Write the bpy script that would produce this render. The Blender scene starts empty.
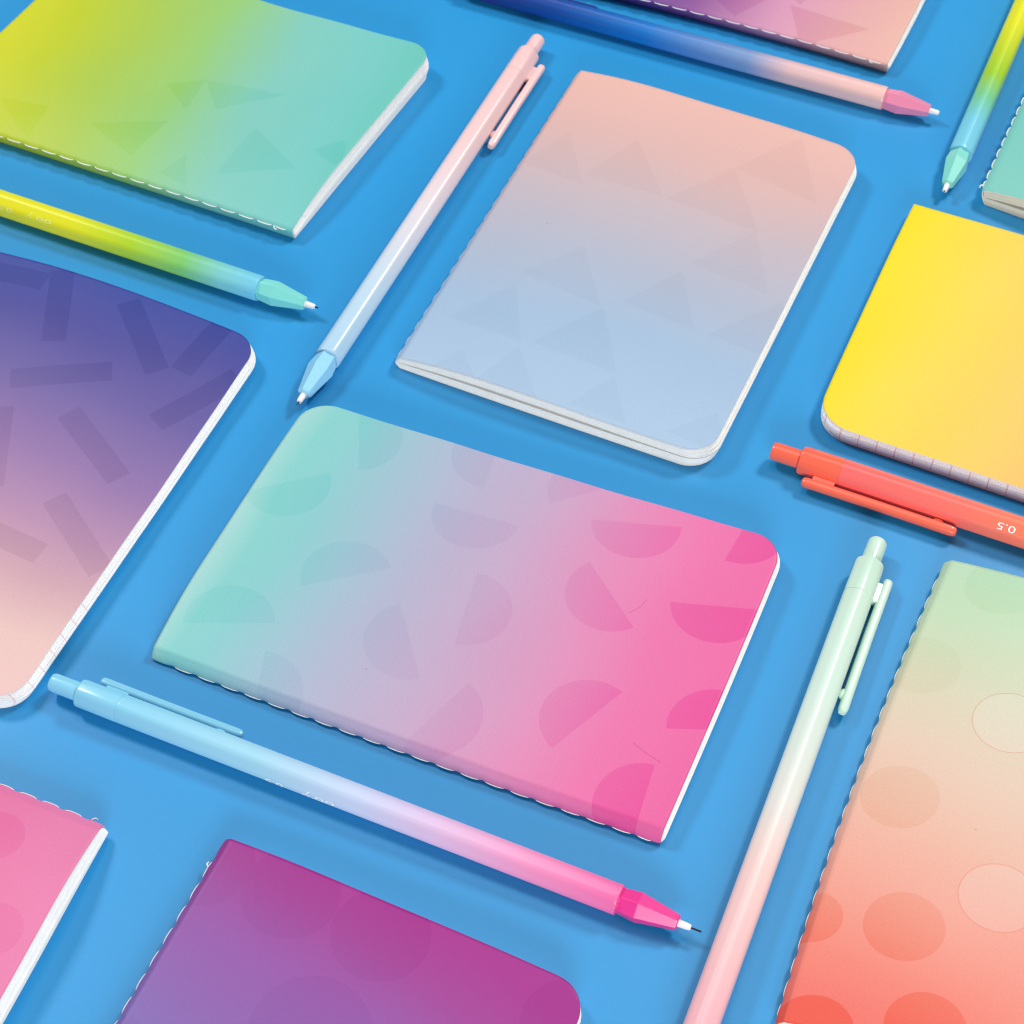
import bpy, math, random
import numpy as np
from mathutils import Matrix, Vector

# All layout numbers are in "sheet units"; one unit is 0.83 mm.
U = 0.00083
R = math.radians
scene = bpy.context.scene

# ------------------------------------------------------------------ camera
F_PX, CAM_H, TILT, ROLL = 2104.19, 454.36, R(38.5892), R(1.2032)
cam_d = bpy.data.cameras.new('camera')
cam = bpy.data.objects.new('camera', cam_d)
scene.collection.objects.link(cam)
scene.camera = cam
cam_d.sensor_width = 36.0
cam_d.lens = F_PX * 36.0 / 1024.0
cam_d.shift_x = 5.443 / 1024.0
cam_d.shift_y = -0.317 / 1024.0
cam_d.clip_start = 0.01
cam_d.clip_end = 50.0
ct, st, cr, sr = math.cos(TILT), math.sin(TILT), math.cos(ROLL), math.sin(ROLL)
fwd = Vector((0, st, -ct)); right = Vector((1, 0, 0)); up = Vector((0, ct, st))
rx = cr * right + sr * up
ux = -sr * right + cr * up
m = Matrix((( rx.x, ux.x, -fwd.x, 0), (rx.y, ux.y, -fwd.y, 0),
            (rx.z, ux.z, -fwd.z, CAM_H * U), (0, 0, 0, 1)))
cam.matrix_world = m
cam_d.dof.use_dof = True
cam_d.dof.focus_distance = 540 * U
cam_d.dof.aperture_fstop = 55.0

# ------------------------------------------------------------------ light
world = bpy.data.worlds.new('World'); scene.world = world
world.use_nodes = True
wb = world.node_tree.nodes['Background']
wb.inputs['Color'].default_value = (0.96, 0.98, 1.0, 1)
wb.inputs['Strength'].default_value = WORLD = 0.17


def area(name, pos, target, size, power, col=(1, 1, 1), size_y=None):
    d = bpy.data.lights.new(name, 'AREA')
    d.shape = 'RECTANGLE'; d.size = size * U; d.size_y = (size_y or size) * U
    d.energy = power; d.color = col
    o = bpy.data.objects.new(name, d); scene.collection.objects.link(o)
    o.location = Vector(pos) * U
    o.rotation_euler = (Vector(target) * U - o.location).to_track_quat('-Z', 'Y').to_euler()
    return o


area('key_softbox', (900, 1180, 1230), (0, 330, 0), 300, 12.0, (1.0, 0.985, 0.965), 300)
area('side_softbox', (-900, 1100, 1200), (0, 330, 0), 300, 8.6, (0.98, 0.99, 1.0), 300)
area('overhead_softbox', (0, 720, 1200), (0, 330, 0), 620, 2.0, (1.0, 1.0, 1.0), 520)
area('front_softbox', (80, -820, 400), (0, 330, 0), 560, 8.0, (1.0, 1.0, 1.0), 300)

scene.view_settings.view_transform = 'Standard'
scene.view_settings.look = 'None'
scene.view_settings.exposure = -0.12
scene.view_settings.gamma = 1.0
scene.render.engine = 'CYCLES'
scene.cycles.pixel_filter_type = 'BLACKMAN_HARRIS'
scene.cycles.filter_width = 1.1

BOOKS = {
  'A': dict(q=[-66.3516, 464.6778, 1.1514], size=[93.73, 131.23], w=[1.852, 0.788, -1.759, -0.884, 1.889, -1.434, -2.266, 1.807, 0.117, -1.773, 0.085, 0.161], t=[4.5, 4.5, 8]),
  'B': dict(q=[-33.2338, 414.3878, -0.3962], size=[96.49, 140.0], w=[-0.714, -0.168, 0.711, -0.83, 1.258, 0.613, -1.518, -0.358, -0.195, 0.037, -0.258, 1.471], t=[4.2, 6.2, 7.4]),
  'C': dict(q=[40.1404, 259.3712, 1.2036], size=[96.49, 140.0], w=[-0.774, 0.073, -2.502, 0.608, 0.485, -0.773, -0.633, 1.423, -0.617, -0.605, -0.367, 0.561], t=[4.7, 3.3, 6.2]),
  'D': dict(q=[-214.1628, 328.1704, -0.3887], size=[96.49, 138.8], w=[-0.0, 0.306, 0.264, 0.228, 0.021, 0.605, -1.055, 0.429, 0.0, 0.186, 0.079, 1.941], t=[4.5, 4.5, 6]),
  'E': dict(q=[123.3337, 550.9535, 1.211], size=[96.49, 140.0], w=[0.488, -0.02, 0.001, -0.47, 0.761, -0.657, 0.0, -0.104, 2.279, -0.007, -1.622, 0.001], t=[4.5, 4.5, 6]),
  'F': dict(q=[124.9778, 485.7506, -1.9659], size=[100.21, 140.0], w=[-0.397, -0.862, 0.074, -1.417, 0.06, -0.059, -0.001, -0.001, -0.342, 0.155, -0.356, 0.0], t=[4.5, 4.5, 5.5]),
  'G': dict(q=[147.6515, 489.6801, -0.436], size=[96.49, 140.0], w=[0.196, 0.033, 0.001, -0.228, 0.351, -0.344, 0.0, -0.013, -1.119, 0.003, -1.176, 0.0], t=[5.5, 5.5, 8.5]),
  'H': dict(q=[65.4674, 211.2385, -0.3696], size=[96.49, 145.66], w=[-0.821, -0.168, -0.036, 1.033, -0.559, 0.941, 0.533, -0.912, -2.027, 0.006, 3.683, 1.601], t=[4.5, 4.5, 5.5]),
  'I': dict(q=[-121.0553, 126.374, -0.3997], size=[96.49, 140.0], w=[0.508, -0.002, -0.027, -0.473, 0.007, -0.0, -0.719, 0.71, -0.184, 0.001, -0.0, 0.487], t=[4.5, 4.5, 5.5]),
  'J': dict(q=[-228.0096, 306.5618, -1.9169], size=[96.49, 140.0], w=[-0.17, 0.001, -0.006, 0.179, 0.029, -0.0, 0.256, -0.284, -1.495, 0.005, -0.0, 0.878], t=[4.5, 4.5, 9]),
}
SHAPES = {
  'C': [('s', 88.2, 39.2, 12.1, -0.966, -0.26), ('s', 63.0, 37.0, 12.1, -0.755, 0.656), ('s', 96.9, 12.0, 12.1, -0.109, -0.994), ('s', 69.6, 10.2, 12.1, -0.967, -0.256), ('s', 32.8, -1.8, 12.1, 0.938, 0.346), ('s', 23.8, 28.5, 12.1, 0.417, 0.909), ('s', 5.7, 7.2, 12.1, -0.102, 0.995), ('s', 75.0, 80.1, 12.1, -0.999, -0.036), ('s', 44.4, 70.2, 12.1, 0.156, -0.988), ('s', 29.0, 79.2, 12.1, -0.59, 0.807), ('s', 41.5, 103.0, 12.1, 0.782, 0.623), ('s', 15.6, 124.7, 12.1, 0.921, 0.389), ('s', 65.2, 132.0, 12.1, -0.751, -0.66), ('s', 88.2, 121.2, 12.1, 0.42, -0.907), ('s', 96.6, 83.8, 12.1, -0.148, 0.989), ('s', -0.0, 109.4, 12.1, 0.237, -0.972), ('s', 11.2, 64.4, 12.1, -0.35, -0.937), ('s', 94.4, 54.4, 12.1, 0.728, 0.686), ['l', 21.7, 15.5, 20.3, 12.5, 0.11], ['l', 20.3, 12.5, 19.5, 9.8, 0.11], ['l', 19.5, 9.8, 18.9, 7.3, 0.11], ['l', 58.8, 30.8, 61.6, 28.8, 0.09], ['l', 61.6, 28.8, 64.9, 27.9, 0.09]],
  'H': [('c', 16.5, 140.2, 9.4), ('c', 5.3, 108.7, 9.4), ('o', 30.5, 97.6, 9.4), ('c', 11.2, 67.2, 9.4), ('o', 39.9, 46.6, 9.4), ('c', 21.3, 31.6, 9.4), ('c', 0.6, 28.7, 7.0), ('c', 32.1, 7.0, 9.4), ('c', 8.1, -0.8, 9.4)],
  'I': [('c', 21.8, 132.4, 12), ('c', 46.0, 131.6, 12), ('c', -1.1, 132.0, 12), ('c', 95.7, 129.6, 12), ('c', 2.7, 85.1, 5.0), ('c', 42.3, 102.5, 14.5)],
  'J': [('c', 14.1, 118.4, 6.7), ('c', 36.5, 130.3, 6.7)],
  'D': [('r', 35.2, 125.2, 14.5, 3.6, -1.128), ('r', 63.9, 124.9, 14.5, 3.6, -0.757), ('r', 82.3, 132.3, 14.5, 3.6, -1.683), ('r', 50.2, 102.0, 14.5, 3.6, 0.519), ('r', 90.2, 110.8, 14.5, 3.6, 1.098), ('r', 71.8, 83.3, 14.5, 3.6, -0.531), ('r', 83.8, 54.4, 14.5, 3.6, -0.59), ('r', 47.3, 71.7, 14.5, 3.6, -1.111), ('r', 63.6, 45.6, 14.5, 3.6, -0.062), ('r', 12.1, 131.4, 14.5, 3.6, 0.054)],
  'F': [('r', 79.8, 8.8, 9.5, 8.5, -0.502)],
  'B': [('t', 21.8, 92.3, 30.8, 114.5, 47.4, 92.7), ('t', 48.7, 92.6, 62.8, 114.8, 79.1, 90.9), ('t', 52.7, 46.0, 63.9, 65.5, 75.8, 43.9), ('t', 34.5, 19.6, 48.5, 41.3, 61.6, 18.6), ('t', 65.2, 69.4, 78.2, 91.1, 90.7, 67.3), ('t', 53.9, 2.1, 61.4, 17.6, 71.2, 2.0), ('t', 82.4, 4.1, 93.0, 16.5, 101.8, 2.2), ('t', 80.0, 43.8, 95.3, 66.3, 106.4, 42.7), ('t', 20.8, 44.7, 33.7, 62.6, 47.6, 41.5), ('t', 8.2, 19.8, 21.4, 39.5, 31.9, 18.5), ('t', 62.8, 114.8, 77.1, 138.0, 91.0, 110.9), ('t', 1.5, 91.3, 10.0, 109.9, 22.8, 87.9), ('t', 9.2, -4.8, 17.5, 9.3, 28.5, -3.5), ('t', 24.0, -5.4, 32.0, 16.4, 48.4, -4.4)],
  'A': [('t', 10.7, 32.5, 34.2, 32.1, 22.7, 11.3), ('t', 14.8, 80.4, 25.6, 57.9, 7.5, 60.9), ('t', 4.8, 49.2, 14.5, 45.3, 3.2, 38.8), ('t', 48.8, 58.4, 52.9, 31.8, 36.9, 47.7), ('t', 13.9, 113.1, 16.2, 96.0, 1.4, 95.3), ('t', 41.8, 68.9, 48.8, 58.4, 32.8, 56.2), ('t', 32.4, 10.9, 40.9, 4.0, 26.9, -3.7)],
  'E': [('t', 13.2, 71.1, 17.7, 45.9, 2.5, 54.7), ('t', 14.7, 39.5, 13.2, 10.8, -3.0, 29.6), ('t', 28.7, 54.9, 39.8, 29.9, 16.0, 36.4)],
}


# ------------------------------------------------------------------ materials

def lin(c):
    r = []
    for x in c[:3]:
        x = x / 255.0
        r.append(x / 12.92 if x <= 0.04045 else ((x + 0.055) / 1.055) ** 2.4)
    return tuple(r) + (1.0,)


class NT:
    def __init__(s, name):
        s.m = bpy.data.materials.new(name); s.m.use_nodes = True
        s.t = s.m.node_tree; s.b = s.t.nodes['Principled BSDF']

    def n(s, ty, **kw):
        x = s.t.nodes.new(ty)
        for k, v in kw.items():
            setattr(x, k, v)
        return x

    def l(s, a, b):
        s.t.links.new(a, b)

    def math(s, op, a, b=None, c=None):
        x = s.n('ShaderNodeMath', operation=op)
        for i, v in enumerate((a, b, c)):
            if v is None:
                continue
            if isinstance(v, (int, float)):
                x.inputs[i].default_value = v
            else:
                s.l(v, x.inputs[i])
        return x.outputs[0]

    def dot(s, vec, x, y):
        v = s.n('ShaderNodeVectorMath', operation='DOT_PRODUCT')
        s.l(vec, v.inputs[0]); v.inputs[1].default_value = (x, y, 0)
        return v.outputs['Value']

    def dist(s, vec, x, y):
        v = s.n('ShaderNodeVectorMath', operation='DISTANCE')
        s.l(vec, v.inputs[0]); v.inputs[1].default_value = (x, y, 0)
        return v.outputs['Value']

    def ramp(s, fac, stops, interp='B_SPLINE'):
        r = s.n('ShaderNodeValToRGB'); cr_ = r.color_ramp
        cr_.interpolation = interp
        while len(cr_.elements) < len(stops):
            cr_.elements.new(0.5)
        for e, (p, c) in zip(cr_.elements, stops):
            e.position = p
        for e, (p, c) in zip(cr_.elements, stops):
            e.position = p; e.color = lin(c)
        s.l(fac, r.inputs[0])
        return r.outputs[0]

    def mix(s, fac, a, b, blend='MIX'):
        x = s.n('ShaderNodeMix', data_type='RGBA', blend_type=blend)
        for i, v in ((0, fac), (6, a), (7, b)):
            if isinstance(v, (int, float)):
                x.inputs[i].default_value = v
            elif isinstance(v, tuple):
                x.inputs[i].default_value = v
            else:
                s.l(v, x.inputs[i])
        return x.outputs[2]


def shape_mask(T, vec, shp):
    """node mask (1 inside) of one printed shape; coordinates in units on the cover"""
    k = shp[0]
    if k in 'co':
        return T.math('LESS_THAN', T.dist(vec, shp[1], shp[2]), shp[3])
    if k == 'l':      # a thin crease from point to point
        _, x0, y0, x1, y1, w_ = shp
        hl = math.hypot(x1 - x0, y1 - y0) / 2; a = math.atan2(y1 - y0, x1 - x0)
        return shape_mask(T, vec, ('r', (x0 + x1) / 2, (y0 + y1) / 2, hl, w_, a))
    if k == 's':
        _, x, y, r, nx, ny = shp
        a = T.math('LESS_THAN', T.dist(vec, x, y), r)
        b = T.math('GREATER_THAN', T.dot(vec, nx, ny), x * nx + y * ny)
        return T.math('MULTIPLY', a, b)
    if k == 'r':
        _, x, y, hl, hw, a = shp
        c, s_ = math.cos(a), math.sin(a)
        p = T.math('COMPARE', T.dot(vec, c, s_), x * c + y * s_, hl)
        q = T.math('COMPARE', T.dot(vec, -s_, c), -x * s_ + y * c, hw)
        return T.math('MULTIPLY', p, q)
    if k == 't':
        P = [Vector(shp[i:i + 2]) for i in (1, 3, 5)]
        ctr = (P[0] + P[1] + P[2]) / 3
        out = None
        for i in range(3):
            a, b = P[i], P[(i + 1) % 3]
            nrm = Vector((-(b - a).y, (b - a).x)).normalized()
            if (ctr - a).dot(nrm) < 0:
                nrm = -nrm
            h = T.math('GREATER_THAN', T.dot(vec, nrm.x, nrm.y), a.dot(nrm))
            out = h if out is None else T.math('MULTIPLY', out, h)
        return out


ALB = 0.85        # printed stock is a little darker than bare paper


def cover_material(name, stops, L, W, tilt, shapes, tint, wob=0.03, seed=0.0, edgewear=0.5):
    T = NT(name)
    uv = T.n('ShaderNodeUVMap'); uv.uv_map = 'UVMap'
    sc = T.n('ShaderNodeVectorMath', operation='SCALE'); T.l(uv.outputs[0], sc.inputs[0])
    sc.inputs['Scale'].default_value = 200.0
    vec = sc.outputs[0]
    ns = T.n('ShaderNodeTexNoise'); ns.inputs['Scale'].default_value = 0.018
    ns.inputs['Detail'].default_value = 1.0
    off = T.n('ShaderNodeVectorMath', operation='ADD'); T.l(vec, off.inputs[0])
    off.inputs[1].default_value = (seed, seed * 1.7, 0)
    T.l(off.outputs[0], ns.inputs['Vector'])
    f = T.dot(vec, tilt / W, 1.0 / L)
    f = T.math('ADD', f, -tilt * 0.5)
    f = T.math('ADD', f, T.math('MULTIPLY', T.math('SUBTRACT', ns.outputs[0], 0.5), wob * 4))
    col = T.ramp(f, stops, 'LINEAR')
    # printed shapes: a spot of clear varnish, slightly deeper in colour
    fill = None; ring = None; disc = None
    for shp in shapes:
        if shp[0] == 'l':
            continue
        mk = shape_mask(T, vec, shp)
        if shp[0] == 'o':
            rg = T.math('COMPARE', T.dist(vec, shp[1], shp[2]), shp[3] - 0.1, 0.14)
            ring = rg if ring is None else T.math('MAXIMUM', ring, rg)
            disc = mk if disc is None else T.math('MAXIMUM', disc, mk)
        else:
            fill = mk if fill is None else T.math('MAXIMUM', fill, mk)
    if fill is not None:
        if ring is not None:
            col = T.mix(T.math('MULTIPLY', disc, 0.15), col, lin((246, 236, 226)))
        fc = T.math('MAXIMUM', fill, 0.0)
        hs = T.n('ShaderNodeHueSaturation'); hs.inputs['Saturation'].default_value = tint[0]
        hs.inputs['Value'].default_value = tint[1]; T.l(col, hs.inputs['Color'])
        col = T.mix(fc, col, hs.outputs[0])
        if ring is not None:
            col = T.mix(T.math('MULTIPLY', ring, 0.6), col, T.mix(1.0, col, lin((245, 190, 180)), 'MULTIPLY'))
    for shp in shapes:
        if shp[0] == 'l':
            col = T.mix(T.math('MULTIPLY', shape_mask(T, vec, shp), 0.6), col, T.mix(1.0, col, lin((215, 150, 185)) if shp[5] > 0 else lin((255, 255, 255)), 'MULTIPLY'))
    # paper mottling
    n2 = T.n('ShaderNodeTexNoise'); n2.inputs['Scale'].default_value = 1.6
    n2.inputs['Detail'].default_value = 6.0; n2.inputs['Roughness'].default_value = 0.75
    T.l(vec, n2.inputs['Vector'])
    mo = T.n('ShaderNodeMapRange'); T.l(n2.outputs[0], mo.inputs[0])
    mo.inputs[1].default_value = 0.25; mo.inputs[2].default_value = 0.75
    mo.inputs[3].default_value = 0.915; mo.inputs[4].default_value = 1.055
    mo.inputs[3].default_value *= ALB; mo.inputs[4].default_value *= ALB
    cc = T.n('ShaderNodeCombineColor')
    for i in range(3):
        T.l(mo.outputs[0], cc.inputs[i])
    col = T.mix(1.0, col, cc.outputs[0], 'MULTIPLY')
    # sparse dust specks
    vo = T.n('ShaderNodeTexVoronoi'); vo.inputs['Scale'].default_value = 0.055
    T.l(off.outputs[0], vo.inputs['Vector'])
    sp = T.math('LESS_THAN', vo.outputs['Distance'], 0.014)
    col = T.mix(T.math('MULTIPLY', sp, 0.35), col, lin((90, 90, 110)))
    T.l(col, T.b.inputs['Base Color'])
    if fill is not None:
        rr = T.n('ShaderNodeMapRange'); T.l(fill, rr.inputs[0])
        rr.inputs[3].default_value = 0.50; rr.inputs[4].default_value = 0.46
        T.l(rr.outputs[0], T.b.inputs['Roughness'])
    else:
        T.b.inputs['Roughness'].default_value = 0.50
    T.b.inputs['Specular IOR Level'].default_value = 0.35
    n3 = T.n('ShaderNodeTexNoise'); n3.inputs['Scale'].default_value = 1.6
    n3.inputs['Detail'].default_value = 5.0; T.l(vec, n3.inputs['Vector'])
    bp = T.n('ShaderNodeBump'); bp.inputs['Strength'].default_value = 0.25
    bp.inputs['Distance'].default_value = 0.12 * U
    T.l(n3.outputs[0], bp.inputs['Height']); T.l(bp.outputs[0], T.b.inputs['Normal'])
    return T.m


def paper_material(name, col=(250, 247, 240), grid=0.0, lo=0.0, hi=1000.0):
    T = NT(name)
    uv = T.n('ShaderNodeUVMap'); uv.uv_map = 'UVMap'
    sc = T.n('ShaderNodeVectorMath', operation='SCALE'); T.l(uv.outputs[0], sc.inputs[0])
    sc.inputs['Scale'].default_value = 200.0
    sep = T.n('ShaderNodeSeparateXYZ'); T.l(sc.outputs[0], sep.inputs[0])
    n = T.n('ShaderNodeTexNoise'); n.inputs['Scale'].default_value = 0.35; n.inputs['Detail'].default_value = 3
    T.l(sc.outputs[0], n.inputs['Vector'])
    c = T.mix(n.outputs[0], lin([x * 0.975 for x in col]), lin([min(255, x * 1.02) for x in col]))
    if grid > 0:
        fr = T.math('FRACT', T.math('DIVIDE', sep.outputs[1], 5.4))
        mk = T.math('LESS_THAN', T.math('ABSOLUTE', T.math('SUBTRACT', fr, 0.5)), 0.035)
        mk = T.math('MULTIPLY', mk, T.math('COMPARE', sep.outputs[1], (lo + hi) / 2, (hi - lo) / 2))
        c = T.mix(T.math('MULTIPLY', mk, grid), c, lin((225, 120, 145)))
    T.l(c, T.b.inputs['Base Color'])
    T.b.inputs['Roughness'].default_value = 0.85
    T.b.inputs['Specular IOR Level'].default_value = 0.2
    return T.m


def plain(name, col, rough=0.5, spec=0.5, **kw):
    T = NT(name)
    T.b.inputs['Base Color'].default_value = lin(col)
    T.b.inputs['Roughness'].default_value = rough
    T.b.inputs['Specular IOR Level'].default_value = spec
    for k, v in kw.items():
        T.b.inputs[k].default_value = v
    return T.m


def plastic(name, stops, rough=0.3, pearl=True):
    """pearly plastic whose colour runs along the pencil (u of the UV map, 0..1)"""
    T = NT(name)
    uv = T.n('ShaderNodeUVMap'); uv.uv_map = 'UVMap'
    sep = T.n('ShaderNodeSeparateXYZ'); T.l(uv.outputs[0], sep.inputs[0])
    col = T.ramp(sep.outputs[0], stops, 'EASE' if len(stops) < 3 else 'LINEAR')
    n = T.n('ShaderNodeTexNoise'); n.inputs['Scale'].default_value = 60.0
    n.inputs['Detail'].default_value = 3
    tc = T.n('ShaderNodeTexCoord'); T.l(tc.outputs['Object'], n.inputs['Vector'])
    T.l(col, T.b.inputs['Base Color'])
    mr = T.n('ShaderNodeMapRange'); T.l(n.outputs[0], mr.inputs[0])
    mr.inputs[3].default_value = rough; mr.inputs[4].default_value = rough + 0.02
    T.l(mr.outputs[0], T.b.inputs['Roughness'])
    T.b.inputs['Specular IOR Level'].default_value = 0.42
    T.b.inputs['Coat Weight'].default_value = 0.15
    T.b.inputs['Coat Roughness'].default_value = 0.12
    return T.m


# ------------------------------------------------------------------ helpers

def link(name, me, mats, parent=None, smooth=True):
    o = bpy.data.objects.new(name, me)
    scene.collection.objects.link(o)
    for mt in (mats if isinstance(mats, (list, tuple)) else [mats]):
        me.materials.append(mt)
    if parent:
        o.parent = parent
    if smooth:
        me.polygons.foreach_set('use_smooth', [True] * len(me.polygons))
    return o


def mesh(name, verts, faces, uvs=None, mat_idx=None):
    me = bpy.data.meshes.new(name)
    me.from_pydata([tuple(float(c) * U for c in v) for v in verts], [], faces)
    if uvs is not None:
        lay = me.uv_layers.new(name='UVMap')
        li = np.empty(len(me.loops), dtype=np.int32); me.loops.foreach_get('vertex_index', li)
        a = np.asarray(uvs, dtype=np.float32)[li]
        lay.data.foreach_set('uv', a.ravel())
    if mat_idx is not None:
        me.polygons.foreach_set('material_index', mat_idx)
    me.update()
    return me


def empty(name, label, cat, group, loc, rz):
    e = bpy.data.objects.new(name, None)
    scene.collection.objects.link(e)
    e.empty_display_size = 0.01
    e.location = loc; e.rotation_euler = (0, 0, rz)
    e['label'] = label; e['category'] = cat; e['group'] = group
    return e


# ------------------------------------------------------------------ surface
S_ = NT('blue_card')
tc = S_.n('ShaderNodeTexCoord')
n1 = S_.n('ShaderNodeTexNoise'); n1.inputs['Scale'].default_value = 14.0; n1.inputs['Detail'].default_value = 3
S_.l(tc.outputs['Object'], n1.inputs['Vector'])
c1 = S_.mix(n1.outputs[0], lin((30, 146, 208)), lin((40, 151, 212)))
n2 = S_.n('ShaderNodeTexNoise'); n2.inputs['Scale'].default_value = 1500.0; n2.inputs['Detail'].default_value = 4
S_.l(tc.outputs['Object'], n2.inputs['Vector'])
c1 = S_.mix(S_.math('MULTIPLY', n2.outputs[0], 0.22), c1, lin((24, 122, 186)))
vo = S_.n('ShaderNodeTexVoronoi'); vo.inputs['Scale'].default_value = 55.0
S_.l(tc.outputs['Object'], vo.inputs['Vector'])
c1 = S_.mix(S_.math('MULTIPLY', S_.math('LESS_THAN', vo.outputs['Distance'], 0.02), 0.35), c1, lin((40, 100, 170)))
S_.l(c1, S_.b.inputs['Base Color'])
S_.b.inputs['Roughness'].default_value = 0.38
S_.b.inputs['Specular IOR Level'].default_value = 0.5
bp = S_.n('ShaderNodeBump'); bp.inputs['Strength'].default_value = 0.2; bp.inputs['Distance'].default_value = 0.1 * U
S_.l(n2.outputs[0], bp.inputs['Height']); S_.l(bp.outputs[0], S_.b.inputs['Normal'])
gs = 1400
gm = mesh('tabletop', [(-gs, 360 - gs, 0), (gs, 360 - gs, 0), (gs, 360 + gs, 0), (-gs, 360 + gs, 0)], [(0, 1, 2, 3)])
ground = link('tabletop', gm, S_.m, smooth=False)
ground['kind'] = 'structure'
ground['label'] = 'flat bright blue card surface under all the notebooks and pencils'

# ------------------------------------------------------------------ notebooks
RC = 8.5          # corner radius


class Book:
    def __init__(s, key, fold, e, pitch, slit=0.0, creep=0.5, rc=RC, over=(0, 0), shift=(0, 0), thr=1.0):
        d = BOOKS[key]
        s.q = d['q']; s.W, s.L = d['size']; s.w = d['w']; s.t0, s.t1, s.tm = d['t']; s.ts = (s.t0 + s.t1) / 2
        s.fold, s.e, s.pitch, s.slit, s.creep, s.rc = fold, e, pitch, slit, creep, rc
        s.over, s.shift, s.thr = over, shift, thr
        s.rng = np.random.default_rng(ord(key))
        s.ph = s.rng.uniform(0, 6.28, 6)

    def warp(s, u, v):
        a = u / s.W; c = v / s.L; w = s.w
        bl = lambda q: q[0] * (1 - a) * (1 - c) + q[1] * a * (1 - c) + q[2] * a * c + q[3] * (1 - a) * c
        cc = np.clip(c, 0, 1); aa = np.clip(a, 0, 1)
        du = bl(w[0:4]) + 4 * cc * (1 - cc) * (w[8] * (1 - a) + w[9] * a)
        dv = bl(w[4:8]) + 4 * aa * (1 - aa) * (w[10] * (1 - c) + w[11] * c)
        return u + du + s.shift[0], v + dv + s.shift[1]

    def tsv(s, v):
        return s.t0 + (s.t1 - s.t0) * np.clip(np.asarray(v) / s.L, 0, 1)

    def top(s, u, v):
        k = np.clip(u / 30.0, 0, 1)
        ts = s.tsv(v)
        z = ts + (s.tm - ts) * (1 - (1 - k) ** 2)
        wv = 0.16 * np.sin(u * 0.11 + s.ph[0]) * np.sin(v * 0.07 + s.ph[1]) + 0.10 * np.sin(v * 0.19 + u * 0.05 + s.ph[2])
        return z + wv * np.clip(u / 12.0, 0, 1)

    def bottom(s, u, v):
        return 0.05 + 0.25 * np.clip(1 - u / 6, 0, 1) ** 2 * 0 + 0 * v

    def inset(s, u):
        d = np.clip(u - (s.W - s.rc), 0, s.rc)
        return s.rc - np.sqrt(np.maximum(s.rc ** 2 - d ** 2, 0))

    def ucols(s, u0, n1=34, n2=14):
        a = np.linspace(0, 1, n1) ** 1.3
        flat = u0 + (s.W - s.rc - u0) * a
        th = np.linspace(0, math.pi / 2, n2 + 1)[1:]
        return np.concatenate([flat, s.W - s.rc + s.rc * np.sin(th)])

    def spine(s, f):
        """u and z on the spine for f in 0..1 (bottom..top), fold at height s.fold"""
        z = s.ts * f
        k = np.where(f > s.fold, (f - s.fold) / max(1 - s.fold, .05), (s.fold - f) / max(s.fold, .05))
        return s.e * k ** 1.7, z

    def scallop(s, v):
        ph = np.abs(((v / s.pitch) % 1.0) - 0.0)
        return np.abs(np.sin(np.pi * v / s.pitch)) ** 0.5


def build_cover(b, parent, mat, white, name='cover'):
    uc = b.ucols(b.e)
    f = np.linspace(0, 1, 15)[1:-1]
    us, zs = b.spine(f)
    nv = int(b.L / 0.75)
    t = np.linspace(0, 1, nv)
    V, UVc = [], []
    # path: bottom fore edge -> spine -> top fore edge
    path = [('b', u, 0, 0) for u in uc[::-1]] + [('s', us[i], zs[i], f[i]) for i in range(len(f))] + [('t', u, 0, 1) for u in uc]
    for kind, u, z, ff in path:
        ins = b.inset(np.array(u))
        v = ins + t * (b.L - 2 * ins)
        # finer rounding rows come from inset; keep v
        uu = np.full_like(v, u)
        if kind == 'b':
            zz = b.bottom(uu, v); uvu = uu * 1.0
        elif kind == 't':
            zz = b.top(uu, v); uvu = uu * 1.0
        else:
            zz = ff * b.tsv(v)
            if b.pitch:
                g = math.exp(-((ff - b.fold) / 0.28) ** 2)
                sc = b.scallop(v)
                uu = uu - 0.42 * g * sc + 0.1 * g
                zz = zz
            arc = b.e * 0.6
            uvu = np.full_like(v, -arc if ff < .5 else u * 1.0)
        x, y = b.warp(uu, v)
        V.append(np.stack([x, y, zz], -1)); UVc.append(np.stack([uvu / 200, v / 200], -1))
    npth = len(path)
    V = np.concatenate(V); UVc = np.concatenate(UVc)
    F = []
    for i in range(npth - 1):
        for j in range(nv - 1):
            F.append((i * nv + j, (i + 1) * nv + j, (i + 1) * nv + j + 1, i * nv + j + 1))
    me = mesh(name, V, F, UVc)
    # make the outer side face outward (top up)
    me.update()
    k = (npth - 5) * (nv - 1) + nv // 2
    if me.polygons[k].normal.z < 0:
        me.flip_normals()
    o = link(name, me, [mat, white], parent)
    md = o.modifiers.new('Solidify', 'SOLIDIFY')
    md.thickness = 0.32 * U; md.offset = -1
    md.material_offset = 1; md.material_offset_rim = 1
    md.use_even_offset = False
    return o


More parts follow.
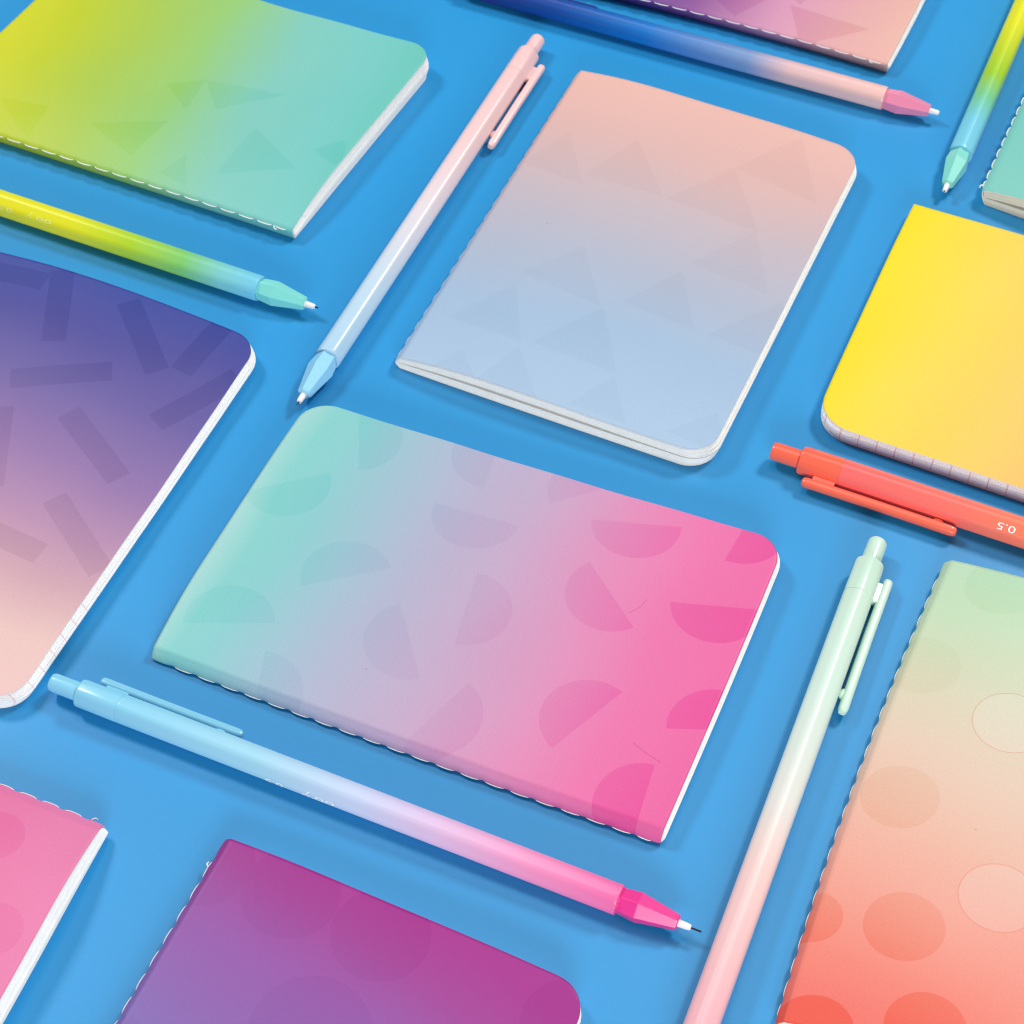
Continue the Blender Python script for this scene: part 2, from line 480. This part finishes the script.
def build_pages(b, parent, mat, n=22):
    V, UVc, F = [], [], []
    nv = 26
    base = 0
    rng = b.rng
    for k in range(n):
        f = (k + 0.5) / n
        # nested fold: leaf starts further from the spine near the covers
        u0 = float(b.spine(np.array((0.43 + f * (b.ts - 0.8)) / b.ts))[0]) + 0.62
        wl = b.W + b.creep * (1 - abs(2 * f - 1) ** 1.5) - 0.15 + rng.uniform(-0.12, 0.12)
        ex = rng.uniform(-0.10, 0.06)
        ext = rng.uniform(-0.10, 0.06)
        uc = np.concatenate([[u0], np.linspace(u0 + 1.2, b.W - b.rc, 16), b.W - b.rc + b.rc * np.sin(np.linspace(0, math.pi / 2, 9)[1:])])
        sc = (wl - u0) / (b.W - u0)
        t = np.linspace(0, 1, nv)
        t = t
        rows_t, rows_b, rows_uv = [], [], []
        for u in uc:
            ins = b.inset(np.array(u))
            o0 = b.over[0] * (1 - abs(2 * f - 1)); o1 = b.over[1] * (1 - abs(2 * f - 1))
            v = (ins - ex - o0) + t * (b.L - 2 * ins + ex + ext + o0 + o1)
            uu = np.full_like(v, u0 + (u - u0) * sc)
            lo = b.bottom(uu, v) + 0.38
            hi = b.top(uu, v) - 0.40
            grow = np.clip((u - u0) / 26.0, 0, 1)
            gap = b.slit * grow ** 0.7 * (1 - np.clip((u - 60) / 40, 0, 1))
            H = hi - lo - gap
            zc = lo + f * H + (gap if f > 0.5 else 0)
            pinch = 1.0
            th = H / n * 0.485
            x, y = b.warp(uu, v)
            rows_t.append(np.stack([x, y, zc + th], -1)); rows_b.append(np.stack([x, y, zc - th], -1))
            rows_uv.append(np.stack([uu / 200, v / 200], -1))
        nu = len(uc)
        Vt = np.concatenate(rows_t); Vb = np.concatenate(rows_b); uvv = np.concatenate(rows_uv)
        V += [Vt, Vb]; UVc += [uvv, uvv]
        o2 = base + nu * nv
        for i in range(nu - 1):
            for j in range(nv - 1):
                a, c, d, e = i * nv + j, (i + 1) * nv + j, (i + 1) * nv + j + 1, i * nv + j + 1
                F.append((base + a, base + c, base + d, base + e))
                F.append((o2 + a, o2 + e, o2 + d, o2 + c))
        for i in range(nu - 1):      # head and tail edges
            a, c = i * nv, (i + 1) * nv
            F.append((base + c, base + a, o2 + a, o2 + c))
            a, c = i * nv + nv - 1, (i + 1) * nv + nv - 1
            F.append((base + a, base + c, o2 + c, o2 + a))
        for j in range(nv - 1):
            a, c = j, j + 1
            F.append((base + a, base + c, o2 + c, o2 + a))
            a, c = (nu - 1) * nv + j, (nu - 1) * nv + j + 1
            F.append((base + c, base + a, o2 + a, o2 + c))
        base += 2 * nu * nv
    me = mesh('pages', np.concatenate(V), F, np.concatenate(UVc))
    return link('pages', me, mat, parent, smooth=False)


def tube(pts, r, n=7):
    """closed tube through pts with radius r (number or list)"""
    P = [Vector(p) for p in pts]; V = []; F = []
    for i, p in enumerate(P):
        d = (P[min(i + 1, len(P) - 1)] - P[max(i - 1, 0)]).normalized()
        a = Vector((0, 0, 1)).cross(d)
        a = a.normalized() if a.length > 1e-4 else Vector((1, 0, 0))
        c = d.cross(a)
        rr = r[i] if isinstance(r, (list, tuple)) else r
        for k in range(n):
            t = 2 * math.pi * k / n
            V.append(p + a * (rr * math.cos(t)) + c * (rr * math.sin(t)))
    for i in range(len(P) - 1):
        for k in range(n):
            F.append((i * n + k, i * n + (k + 1) % n, (i + 1) * n + (k + 1) % n, (i + 1) * n + k))
    F.append(tuple(range(n))[::-1]); F.append(tuple((len(P) - 1) * n + k for k in range(n)))
    return V, F


def build_thread(b, parent, mat, tail_at=None):
    V, F = [], []
    k = 0
    n = int(b.L / b.pitch)
    for i in range(n):
        v0 = i * b.pitch + 0.42; v1 = (i + 1) * b.pitch - 0.42
        if v1 > b.L - 1.0:
            break
        if i == 0:
            v0 += 1.6
        pts = []
        for t in np.linspace(0, 1, 9):
            v = v0 + (v1 - v0) * t
            uu = -0.42 * abs(math.sin(math.pi * v / b.pitch)) ** 0.5 - 0.10 * b.thr + 0.1 + 0.4 * (abs(2 * t - 1) ** 6)
            x, y = b.warp(np.float64(uu), np.float64(v))
            pts.append((x, y, b.tsv(v) * b.fold + b.rng.uniform(-.03, .03)))
        v_, f_ = tube(pts, [0.09 + 0.085 * math.sin(math.pi * t) ** .5 for t in np.linspace(0.02, .98, 9)])
        F += [tuple(a + len(V) for a in ff) for ff in f_]; V += v_
    if tail_at is not None:
        x, y = b.warp(np.float64(-0.3), np.float64(tail_at))
        z = float(b.tsv(tail_at)) * b.fold
        s = 1 if tail_at > b.L / 2 else -1
        pts = [(x + .3, y - s * .3, z), (x - .3, y, z + .2), (x - .8, y + s * 0.5, z + .1), (x - .7, y + s * 1.2, z - .2)]
        v_, f_ = tube(pts, 0.2)
        F += [tuple(a + len(V) for a in ff) for ff in f_]; V += v_
    me = mesh('stitching', V, F)
    return link('stitching', me, mat, parent)


white_board = plain('white_board', (240, 236, 232), 0.7, 0.3)
thread_m = plain('white_thread', (246, 243, 240), 0.8, 0.2)
page_plain = paper_material('cream_paper')
page_cool = paper_material('white_paper', (249, 250, 248))
page_grid = paper_material('grid_paper', (252, 250, 251), 0.45)
page_grid_soft = paper_material('grid_paper_faint', (249, 248, 246), 0.3, -5, 38)

GB = 'soft cover stitched notebooks laid out on the blue surface'
#      key  gradient (v 0..1), tilt, tint, kwargs
SPEC = [
 ('A', [(0, (112, 204, 192)), (.10, (124, 208, 202)), (.28, (134, 208, 194)), (.5, (156, 210, 120)), (.68, (176, 208, 80)), (.86, (198, 212, 40)), (1, (218, 220, 36))], -0.12, (1.06, .965),
  dict(fold=.9, e=1.2, pitch=6.4, thr=.6, creep=0.4, over=(.7, 0)), 'white', 6.0,
  'yellow green to aqua gradient notebook with faint triangles, spine towards the yellow lime pencil'),
 ('B', [(0, (180, 206, 234)), (.22, (170, 197, 226)), (.42, (184, 192, 212)), (.62, (206, 190, 198)), (.82, (230, 187, 182)), (1, (244, 192, 180))], -0.04, (1.02, .970),
  dict(fold=.5, e=1.6, pitch=6.4, slit=1.0, creep=1.0, thr=-.6), 'cream', None,
  'peach to pale blue gradient notebook with faint triangles, whole in view below the navy pencil'),
 ('C', [(0, (243, 104, 168)), (.16, (242, 120, 178)), (.3, (232, 144, 190)), (.4, (216, 160, 198)), (.5, (200, 174, 206)), (.64, (182, 186, 212)), (.76, (164, 198, 214)), (.88, (142, 210, 212)), (.95, (140, 214, 210)), (1, (170, 222, 218))], 0.02, (1.08, .963),
  dict(fold=.22, e=1.8, pitch=6.7, creep=0.9, over=(.8, 0), thr=0.2), 'white', None,
  'mint to hot pink gradient notebook printed with half circles, directly above the blue pencil'),
 ('D', [(0, (248, 206, 200)), (.12, (242, 202, 196)), (.25, (218, 172, 184)), (.38, (192, 146, 182)), (.54, (156, 122, 178)), (.72, (112, 98, 168)), (.88, (80, 78, 160)), (1, (62, 76, 162))], -0.02, (1.03, .885),
  dict(fold=.5, e=1.6, pitch=6.4, creep=1.4), 'gridsoft', None,
  'notebook with indigo to peach gradient cover printed with short bars, at the left edge'),
 ('E', [(0, (240, 186, 172)), (.12, (234, 176, 176)), (.3, (222, 156, 188)), (.5, (150, 90, 160)), (.7, (60, 60, 140)), (1, (30, 50, 120))], 0.0, (1.1, .93),
  dict(fold=.9, e=1.2, pitch=6.4, thr=.6, creep=0.4, over=(.7, 0)), 'white', 6.0,
  'dusky pink notebook cut off by the top edge, stitched spine facing the navy pencil'),
 ('F', [(0, (255, 230, 20)), (.08, (255, 228, 56)), (.2, (255, 222, 80)), (.36, (254, 212, 96)), (.5, (253, 198, 108)), (.75, (250, 170, 120)), (1, (245, 150, 130))], 0.04, (.995, 1.0),
  dict(fold=.5, e=1.6, pitch=6.4, creep=0.7, rc=10.0), 'grid', None,
  'yellow notebook with a graph paper edge above the coral pencil'),
 ('G', [(0, (136, 212, 200)), (.5, (120, 205, 195)), (1, (100, 190, 190))], 0.0, (1.0, .97),
  dict(fold=.9, e=1.8, pitch=5.6, slit=2.0, creep=0.4, shift=(-1.8, 0)), 'tan', 2.6,
  'teal notebook cut off by the right edge, its open page ends above the yellow notebook'),
 ('H', [(0, (250, 120, 108)), (.1, (250, 138, 122)), (.26, (249, 170, 152)), (.40, (243, 194, 172)), (.54, (238, 208, 186)), (.68, (226, 218, 190)), (.84, (202, 226, 190)), (1, (186, 226, 192))], 0.08, (1.10, .965),
  dict(fold=.5, e=1.6, pitch=6.4, creep=0.4, thr=-.4), 'white', None,
  'mint to coral gradient notebook printed with round dots, right of the mint pencil'),
 ('I', [(0, (120, 130, 200)), (.35, (130, 125, 195)), (.6, (140, 108, 186)), (.78, (156, 88, 174)), (.9, (170, 64, 156)), (1, (176, 46, 148))], 0.12, (1.02, .95),
  dict(fold=.55, e=1.6, pitch=6.4, creep=0.4), 'white', 132.0,
  'purple and magenta notebook cut off by the bottom edge, below the blue and pink pencil'),
 ('J', [(0, (240, 112, 164)), (.7, (242, 118, 170)), (1, (244, 134, 182))], -0.06, (1.05, .975),
  dict(fold=.7, e=1.9, pitch=6.4, slit=1.2, creep=1.0, over=(0, 1.4)), 'cool', 136.5,
  'plain pink notebook with white page ends in the bottom left corner'),
]
pm = {'white': page_plain, 'cream': page_plain, 'gridsoft': page_grid_soft, 'grid': page_grid,
      'tan': paper_material('tan_paper', (232, 226, 210)), 'cool': page_cool}
for key, stops, tilt, tint, kw, pages, tail, label in SPEC:
    b = Book(key, **kw)
    root = empty('notebook', label, 'notebook', GB, (b.q[0] * U, b.q[1] * U, 0), b.q[2])
    mt = cover_material('cover_' + {'A': 'lime', 'B': 'peach', 'C': 'pink', 'D': 'indigo', 'E': 'dusk', 'F': 'yellow', 'G': 'teal', 'H': 'coral', 'I': 'purple', 'J': 'rose'}[key],
                        stops, b.L, b.W, tilt, SHAPES.get(key, []), tint, seed=ord(key) * 37.0)
    build_cover(b, root, mt, white_board)
    build_pages(b, root, pm[pages])
    build_thread(b, root, thread_m, tail)

# ------------------------------------------------------------------ pencils
PR = 4.3


PHASE = [0.0]


def lobed(rad, t, lob):
    return rad * (1 - lob * math.cos(6 * (t - PHASE[0])))


def loft(rings, n=72, uvlen=177.0, caps=True):
    """rings: list of (s, radius, lobing); axis along +x at height PR"""
    V, UVc, F = [], [], []
    for s, rad, lob in rings:
        for k in range(n):
            t = 2 * math.pi * k / n
            r = lobed(rad, t, lob)
            V.append((s, r * math.cos(t), PR + r * math.sin(t))); UVc.append((s / uvlen, k / n))
    for i in range(len(rings) - 1):
        for k in range(n):
            F.append((i * n + k, (i + 1) * n + k, (i + 1) * n + (k + 1) % n, i * n + (k + 1) % n))
    if caps:
        F.append(tuple(range(n))); F.append(tuple((len(rings) - 1) * n + k for k in range(n))[::-1])
    return V, F, UVc


def sharp_mesh(name, VFU, ang=35):
    me = mesh(name, VFU[0], [f[::-1] for f in VFU[1]], VFU[2])
    return me


def add_part(name, VFU, mat, parent, smooth=True, angle=32):
    me = sharp_mesh(name, VFU)
    me.materials.append(mat)
    o = bpy.data.objects.new(name, me); scene.collection.objects.link(o); o.parent = parent
    me.polygons.foreach_set('use_smooth', [smooth] * len(me.polygons))
    if smooth:
        me.set_sharp_from_angle(angle=R(angle))
    return o


def lettering(parent, text, s0, s1, th0, height, mat, rad, side):
    """text wrapped on the barrel, reading from tip end towards the button, top of letters turned by th0"""
    cu = bpy.data.curves.new('lettering', 'FONT'); cu.body = text; cu.size = 1.0; cu.resolution_u = 4
    tmp = bpy.data.objects.new('tmp_text', cu); scene.collection.objects.link(tmp)
    dg = bpy.context.evaluated_depsgraph_get()
    me = bpy.data.meshes.new_from_object(tmp.evaluated_get(dg))
    bpy.data.objects.remove(tmp); bpy.data.curves.remove(cu)
    xs = [v.co.x for v in me.vertices]; ys = [v.co.y for v in me.vertices]
    x0, x1 = min(xs), max(xs)
    for v in me.vertices:
        fx = (v.co.x - x0) / (x1 - x0)
        s = s1 - fx * (s1 - s0)
        arc = v.co.y * height
        t = th0 + side * arc / rad
        r = lobed(rad, t, 0.0286) + 0.035
        v.co = (s * U, r * math.cos(t) * U, (PR + r * math.sin(t)) * U)
    me.name = 'lettering'
    me.materials.append(mat)
    o = bpy.data.objects.new('lettering', me); scene.collection.objects.link(o); o.parent = parent
    return o


def pencil(label, start, ang, side, scale, body, cap, cone, lead=2.0, rot=0.0, clip_end=53.7, clip_a=-11, clip_d=6.8, rs=0.9, phase=0.0, ink=(250, 250, 250), text=None, sleeve=(246, 242, 238)):
    root = empty('mechanical_pencil', label, 'mechanical pencil', 'slim gradient mechanical pencils laid between the notebooks',
                 (start[0] * U, start[1] * U, 0), R(ang))
    root.scale = (scale, rs, rs)
    PHASE[0] = phase
    mb = plastic('barrel_plastic', body, 0.27)
    mc = plastic('cap_plastic', cap, 0.26)
    mt = plastic('tip_plastic', cone, 0.22)
    mlead = plain('graphite', (28, 26, 32), 0.35, 0.5)
    msl = plain('sleeve_white', sleeve, 0.4, 0.5)
    L6 = 0.0286
    # push button
    bu = [(0.0, 2.0, 0), (0.12, 2.4, 0), (0.5, 2.65, 0), (1.2, 2.74, 0), (9.2, 2.8, 0)]
    add_part('push_button', loft(bu, 48), mc, root)
    # cap: lightly flared front end
    cp = [(8.3, 2.5, 0), (8.35, 3.6, .01), (8.6, 4.0, .02), (9.2, 4.22, L6), (19.8, 4.3, L6), (20.25, 4.3, L6), (20.35, 4.2, L6)]
    add_part('cap', loft(cp), mc, root)
    br = [(20.36, 4.19, L6), (20.5, 4.27, L6), (20.8, 4.3, L6)] + [(20.8 + k * 17.0, 4.3, L6) for k in range(1, 8)] + \
         [(154.6, 4.3, L6), (155.2, 4.3, L6), (155.7, 4.32, .015), (156.2, 4.22, .008), (156.25, 3.6, 0)]
    barrel = add_part('barrel', loft(br), mb, root)
    # faceted cone: hexagonal, flaring a little and then tapering
    V, UVc, F = [], [], []
    prof = [(156.0, 3.6, 0), (157.0, 3.8, 0), (161.0, 4.3, 0), (171.0, 2.3, 0), (171.25, 2.0, 0)]
    nf = 6
    for s, rad, _ in prof:
        for k in range(nf):
            t = 2 * math.pi * (k + 0.5) / nf + rot
            V.append((s, rad * math.cos(t), PR + rad * math.sin(t))); UVc.append((s / 177., k / nf))
    for i in range(len(prof) - 1):
        for k in range(nf):
            F.append((i * nf + k, (i + 1) * nf + k, (i + 1) * nf + (k + 1) % nf, i * nf + (k + 1) % nf))
    F.append(tuple(range(nf))); F.append(tuple((len(prof) - 1) * nf + k for k in range(nf))[::-1])
    c_ = add_part('tip_cone', (V, F, UVc), mt, root, smooth=False)
    bv = c_.modifiers.new('Bevel', 'BEVEL'); bv.width = 0.14 * U; bv.segments = 2; bv.limit_method = 'ANGLE'; bv.angle_limit = R(12)
    sl = [(171.0, 1.05, 0), (173.6, 0.92, 0), (174.3, 0.8, 0), (174.45, 0.55, 0)]
    add_part('lead_sleeve', loft(sl, 24), msl, root)
    if lead > 0:
        le = [(174.2, 0.26, 0), (174.4 + lead, 0.26, 0), (174.5 + lead, 0.18, 0)]
        add_part('lead', loft(le, 12), mlead, root)
    # clip: bar beside the barrel, turned down until it touches the surface
    a = R(clip_a)
    def cpos(s, d, h=0.0):
        y = d * math.cos(a) - h * math.sin(a); z = d * math.sin(a) + h * math.cos(a)
        return (s, side * y, PR + z)
    hw, hh = 1.4, 1.5
    secs = [(11.0, .35), (11.15, .7), (11.6, .92), (12.4, 1.0), (30, 1.0), (45, 1.0), (clip_end - 1.7, 1.0), (clip_end - .7, .9), (clip_end - .15, .66), (clip_end, .3)]
    V, UVc, F = [], [], []; n = 20
    for s, k_ in secs:
        dc = clip_d - 0.12 * math.sin(math.pi * (s - 11) / 41)
        for k in range(n):
            t = 2 * math.pi * k / n
            cx, sx = math.cos(t), math.sin(t)
            px = math.copysign(abs(cx) ** 0.7, cx) * hw * k_; py = math.copysign(abs(sx) ** 0.7, sx) * hh * k_
            V.append(cpos(s, dc + px, py)); UVc.append((s / 177., 0))
    for i in range(len(secs) - 1):
        for k in range(n):
            f = (i * n + k, (i + 1) * n + k, (i + 1) * n + (k + 1) % n, i * n + (k + 1) % n)
            F.append(f if side > 0 else f[::-1])
    f = tuple(range(n)); F.append(f if side > 0 else f[::-1])
    f = tuple((len(secs) - 1) * n + k for k in range(n))[::-1]; F.append(f if side > 0 else f[::-1])
    # bridge block between cap and clip, and the bead near the clip's free end
    def block(s0, s1, d0, d1, h):
        base = len(V)
        for s in (s0, s1):
            for d, hz in ((d0, -h), (d1, -h), (d1, h), (d0, h)):
                V.append(cpos(s, d, hz)); UVc.append((s / 177., 0))
        q = [(0, 1, 5, 4), (1, 2, 6, 5), (2, 3, 7, 6), (3, 0, 4, 7), (0, 3, 2, 1), (4, 5, 6, 7)]
        for g in q:
            g = tuple(base + i for i in g)
            F.append(g[::-1] if side > 0 else g)
    block(13.6, 19.9, 3.4, 6.2, 1.05)
    base = len(V); m1, m2 = 8, 12
    for i in range(m1 + 1):
        ph = math.pi * i / m1
        for k in range(m2):
            t = 2 * math.pi * k / m2
            V.append(cpos(clip_end - 5.6 + 1.7 * math.cos(ph), clip_d - 1.4 + 1.05 * math.sin(ph) * math.cos(t), 0.9 * math.sin(ph) * math.sin(t))); UVc.append((48 / 177., 0))
    for i in range(m1):
        for k in range(m2):
            f = (base + i * m2 + k, base + i * m2 + (k + 1) % m2, base + (i + 1) * m2 + (k + 1) % m2, base + (i + 1) * m2 + k)
            F.append(f if side > 0 else f[::-1])
    add_part('clip', (V, F, UVc), mc, root, angle=40)
    if text:
        for body_, s0, s1, th, h in text:
            lettering(barrel, body_, s0, s1, th, h, plain('print', ink, 0.5, 0.4), 4.3, 1)
    return root


# P1
pencil('pale pencil with pink button and light blue tip, between the lime and peach notebooks',
       (7.3, 561.4), -112.33, +1, 1.014,
       [(0.1, (240, 198, 196)), (.32, (238, 202, 202)), (.52, (226, 216, 222)), (.72, (192, 216, 232)), (.9, (172, 210, 234))],
       [(0, (242, 200, 198)), (1, (242, 200, 198))], [(0, (150, 212, 244)), (1, (150, 212, 244))], lead=0.9, rot=R(12), rs=0.92, phase=R(30))
# P2
pencil('pencil running from sky blue button end to hot pink tip, below the half circle notebook',
       (-115.7, 300.6), -22.24, +1, 1.0,
       [(0.1, (136, 208, 236)), (.34, (160, 212, 234)), (.5, (196, 206, 236)), (.62, (222, 186, 222)), (.76, (240, 146, 192)), (.88, (242, 112, 172))],
       [(0, (138, 208, 236)), (1, (138, 208, 236))], [(0, (240, 62, 150)), (1, (240, 62, 150))], lead=2.5, rot=R(14), clip_end=52.0, clip_a=-12, clip_d=6.5, phase=R(30),
       text=[('ooly', 73.5, 82.4, R(168), 2.6), ('0.5', 63.4, 68.2, R(172), 2.4)])
# P3
pencil('yellow and lime pencil with aqua tip at the left, below the lime notebook',
       (-219.1, 502.6), -22.58, +1, 1.0,
       [(0.1, (238, 226, 30)), (.52, (226, 224, 40)), (.64, (176, 212, 50)), (.74, (130, 204, 110)), (.82, (128, 206, 210)), (.88, (120, 204, 232))],
       [(0, (240, 226, 30)), (1, (240, 226, 30))], [(0, (130, 220, 212)), (1, (130, 220, 212))], lead=1.0, rot=R(6), ink=(236, 240, 150),
       text=[('ooly', 77.4, 86.4, R(136), 2.7), ('0.5', 67.6, 72.4, R(140), 2.3)])
# P4
pencil('navy blue pencil fading to a peach front and pink tip, along the top edge',
       (-24.8, 592.6), -21.6, +1, 1.0,
       [(0.1, (28, 52, 128)), (.24, (20, 74, 158)), (.42, (24, 116, 198)), (.62, (120, 150, 196)), (.70, (222, 184, 186)), (.88, (240, 192, 184))],
       [(0, (40, 44, 130)), (1, (40, 44, 130))], [(0, (238, 140, 172)), (1, (238, 140, 172))], lead=0.0, rot=R(10))
# P5
pencil('lime pencil with an aqua tip in the top right corner',
       (200.6, 653.2), -112.1, +1, 1.0,
       [(0.1, (236, 228, 30)), (.5, (226, 226, 40)), (.66, (160, 206, 50)), (.73, (120, 204, 150)), (.80, (120, 204, 226)), (.88, (124, 206, 230))],
       [(0, (240, 226, 30)), (1, (240, 226, 30))], [(0, (136, 220, 206)), (1, (136, 220, 206))], lead=0.3, rot=R(8))
# P6
pencil('coral red pencil running off the right edge below the yellow notebook',
       (74.2, 383.4), -22.53, -1, 1.0,
       [(0.1, (255, 110, 108)), (.3, (255, 118, 106)), (.45, (255, 132, 92)), (.7, (250, 170, 80)), (.88, (252, 190, 80))],
       [(0, (255, 108, 82)), (1, (255, 108, 82))], [(0, (250, 190, 70)), (1, (250, 190, 70))], lead=2.0, clip_end=55.5, rs=0.95,
       text=[('0.5', 65.2, 70.2, R(119), 2.9)])
# P7
pencil('mint green pencil fading to pale pink, left of the round dot notebook',
       (101.0, 351.6), -110.78, +1, 1.0,
       [(0.1, (208, 236, 216)), (.3, (214, 238, 224)), (.5, (232, 232, 224)), (.62, (248, 212, 206)), (.88, (250, 182, 190))],
       [(0, (206, 236, 216)), (1, (206, 236, 216))], [(0, (244, 120, 160)), (1, (244, 120, 160))], lead=2.0, clip_end=56.5, clip_d=6.5, rs=0.96)
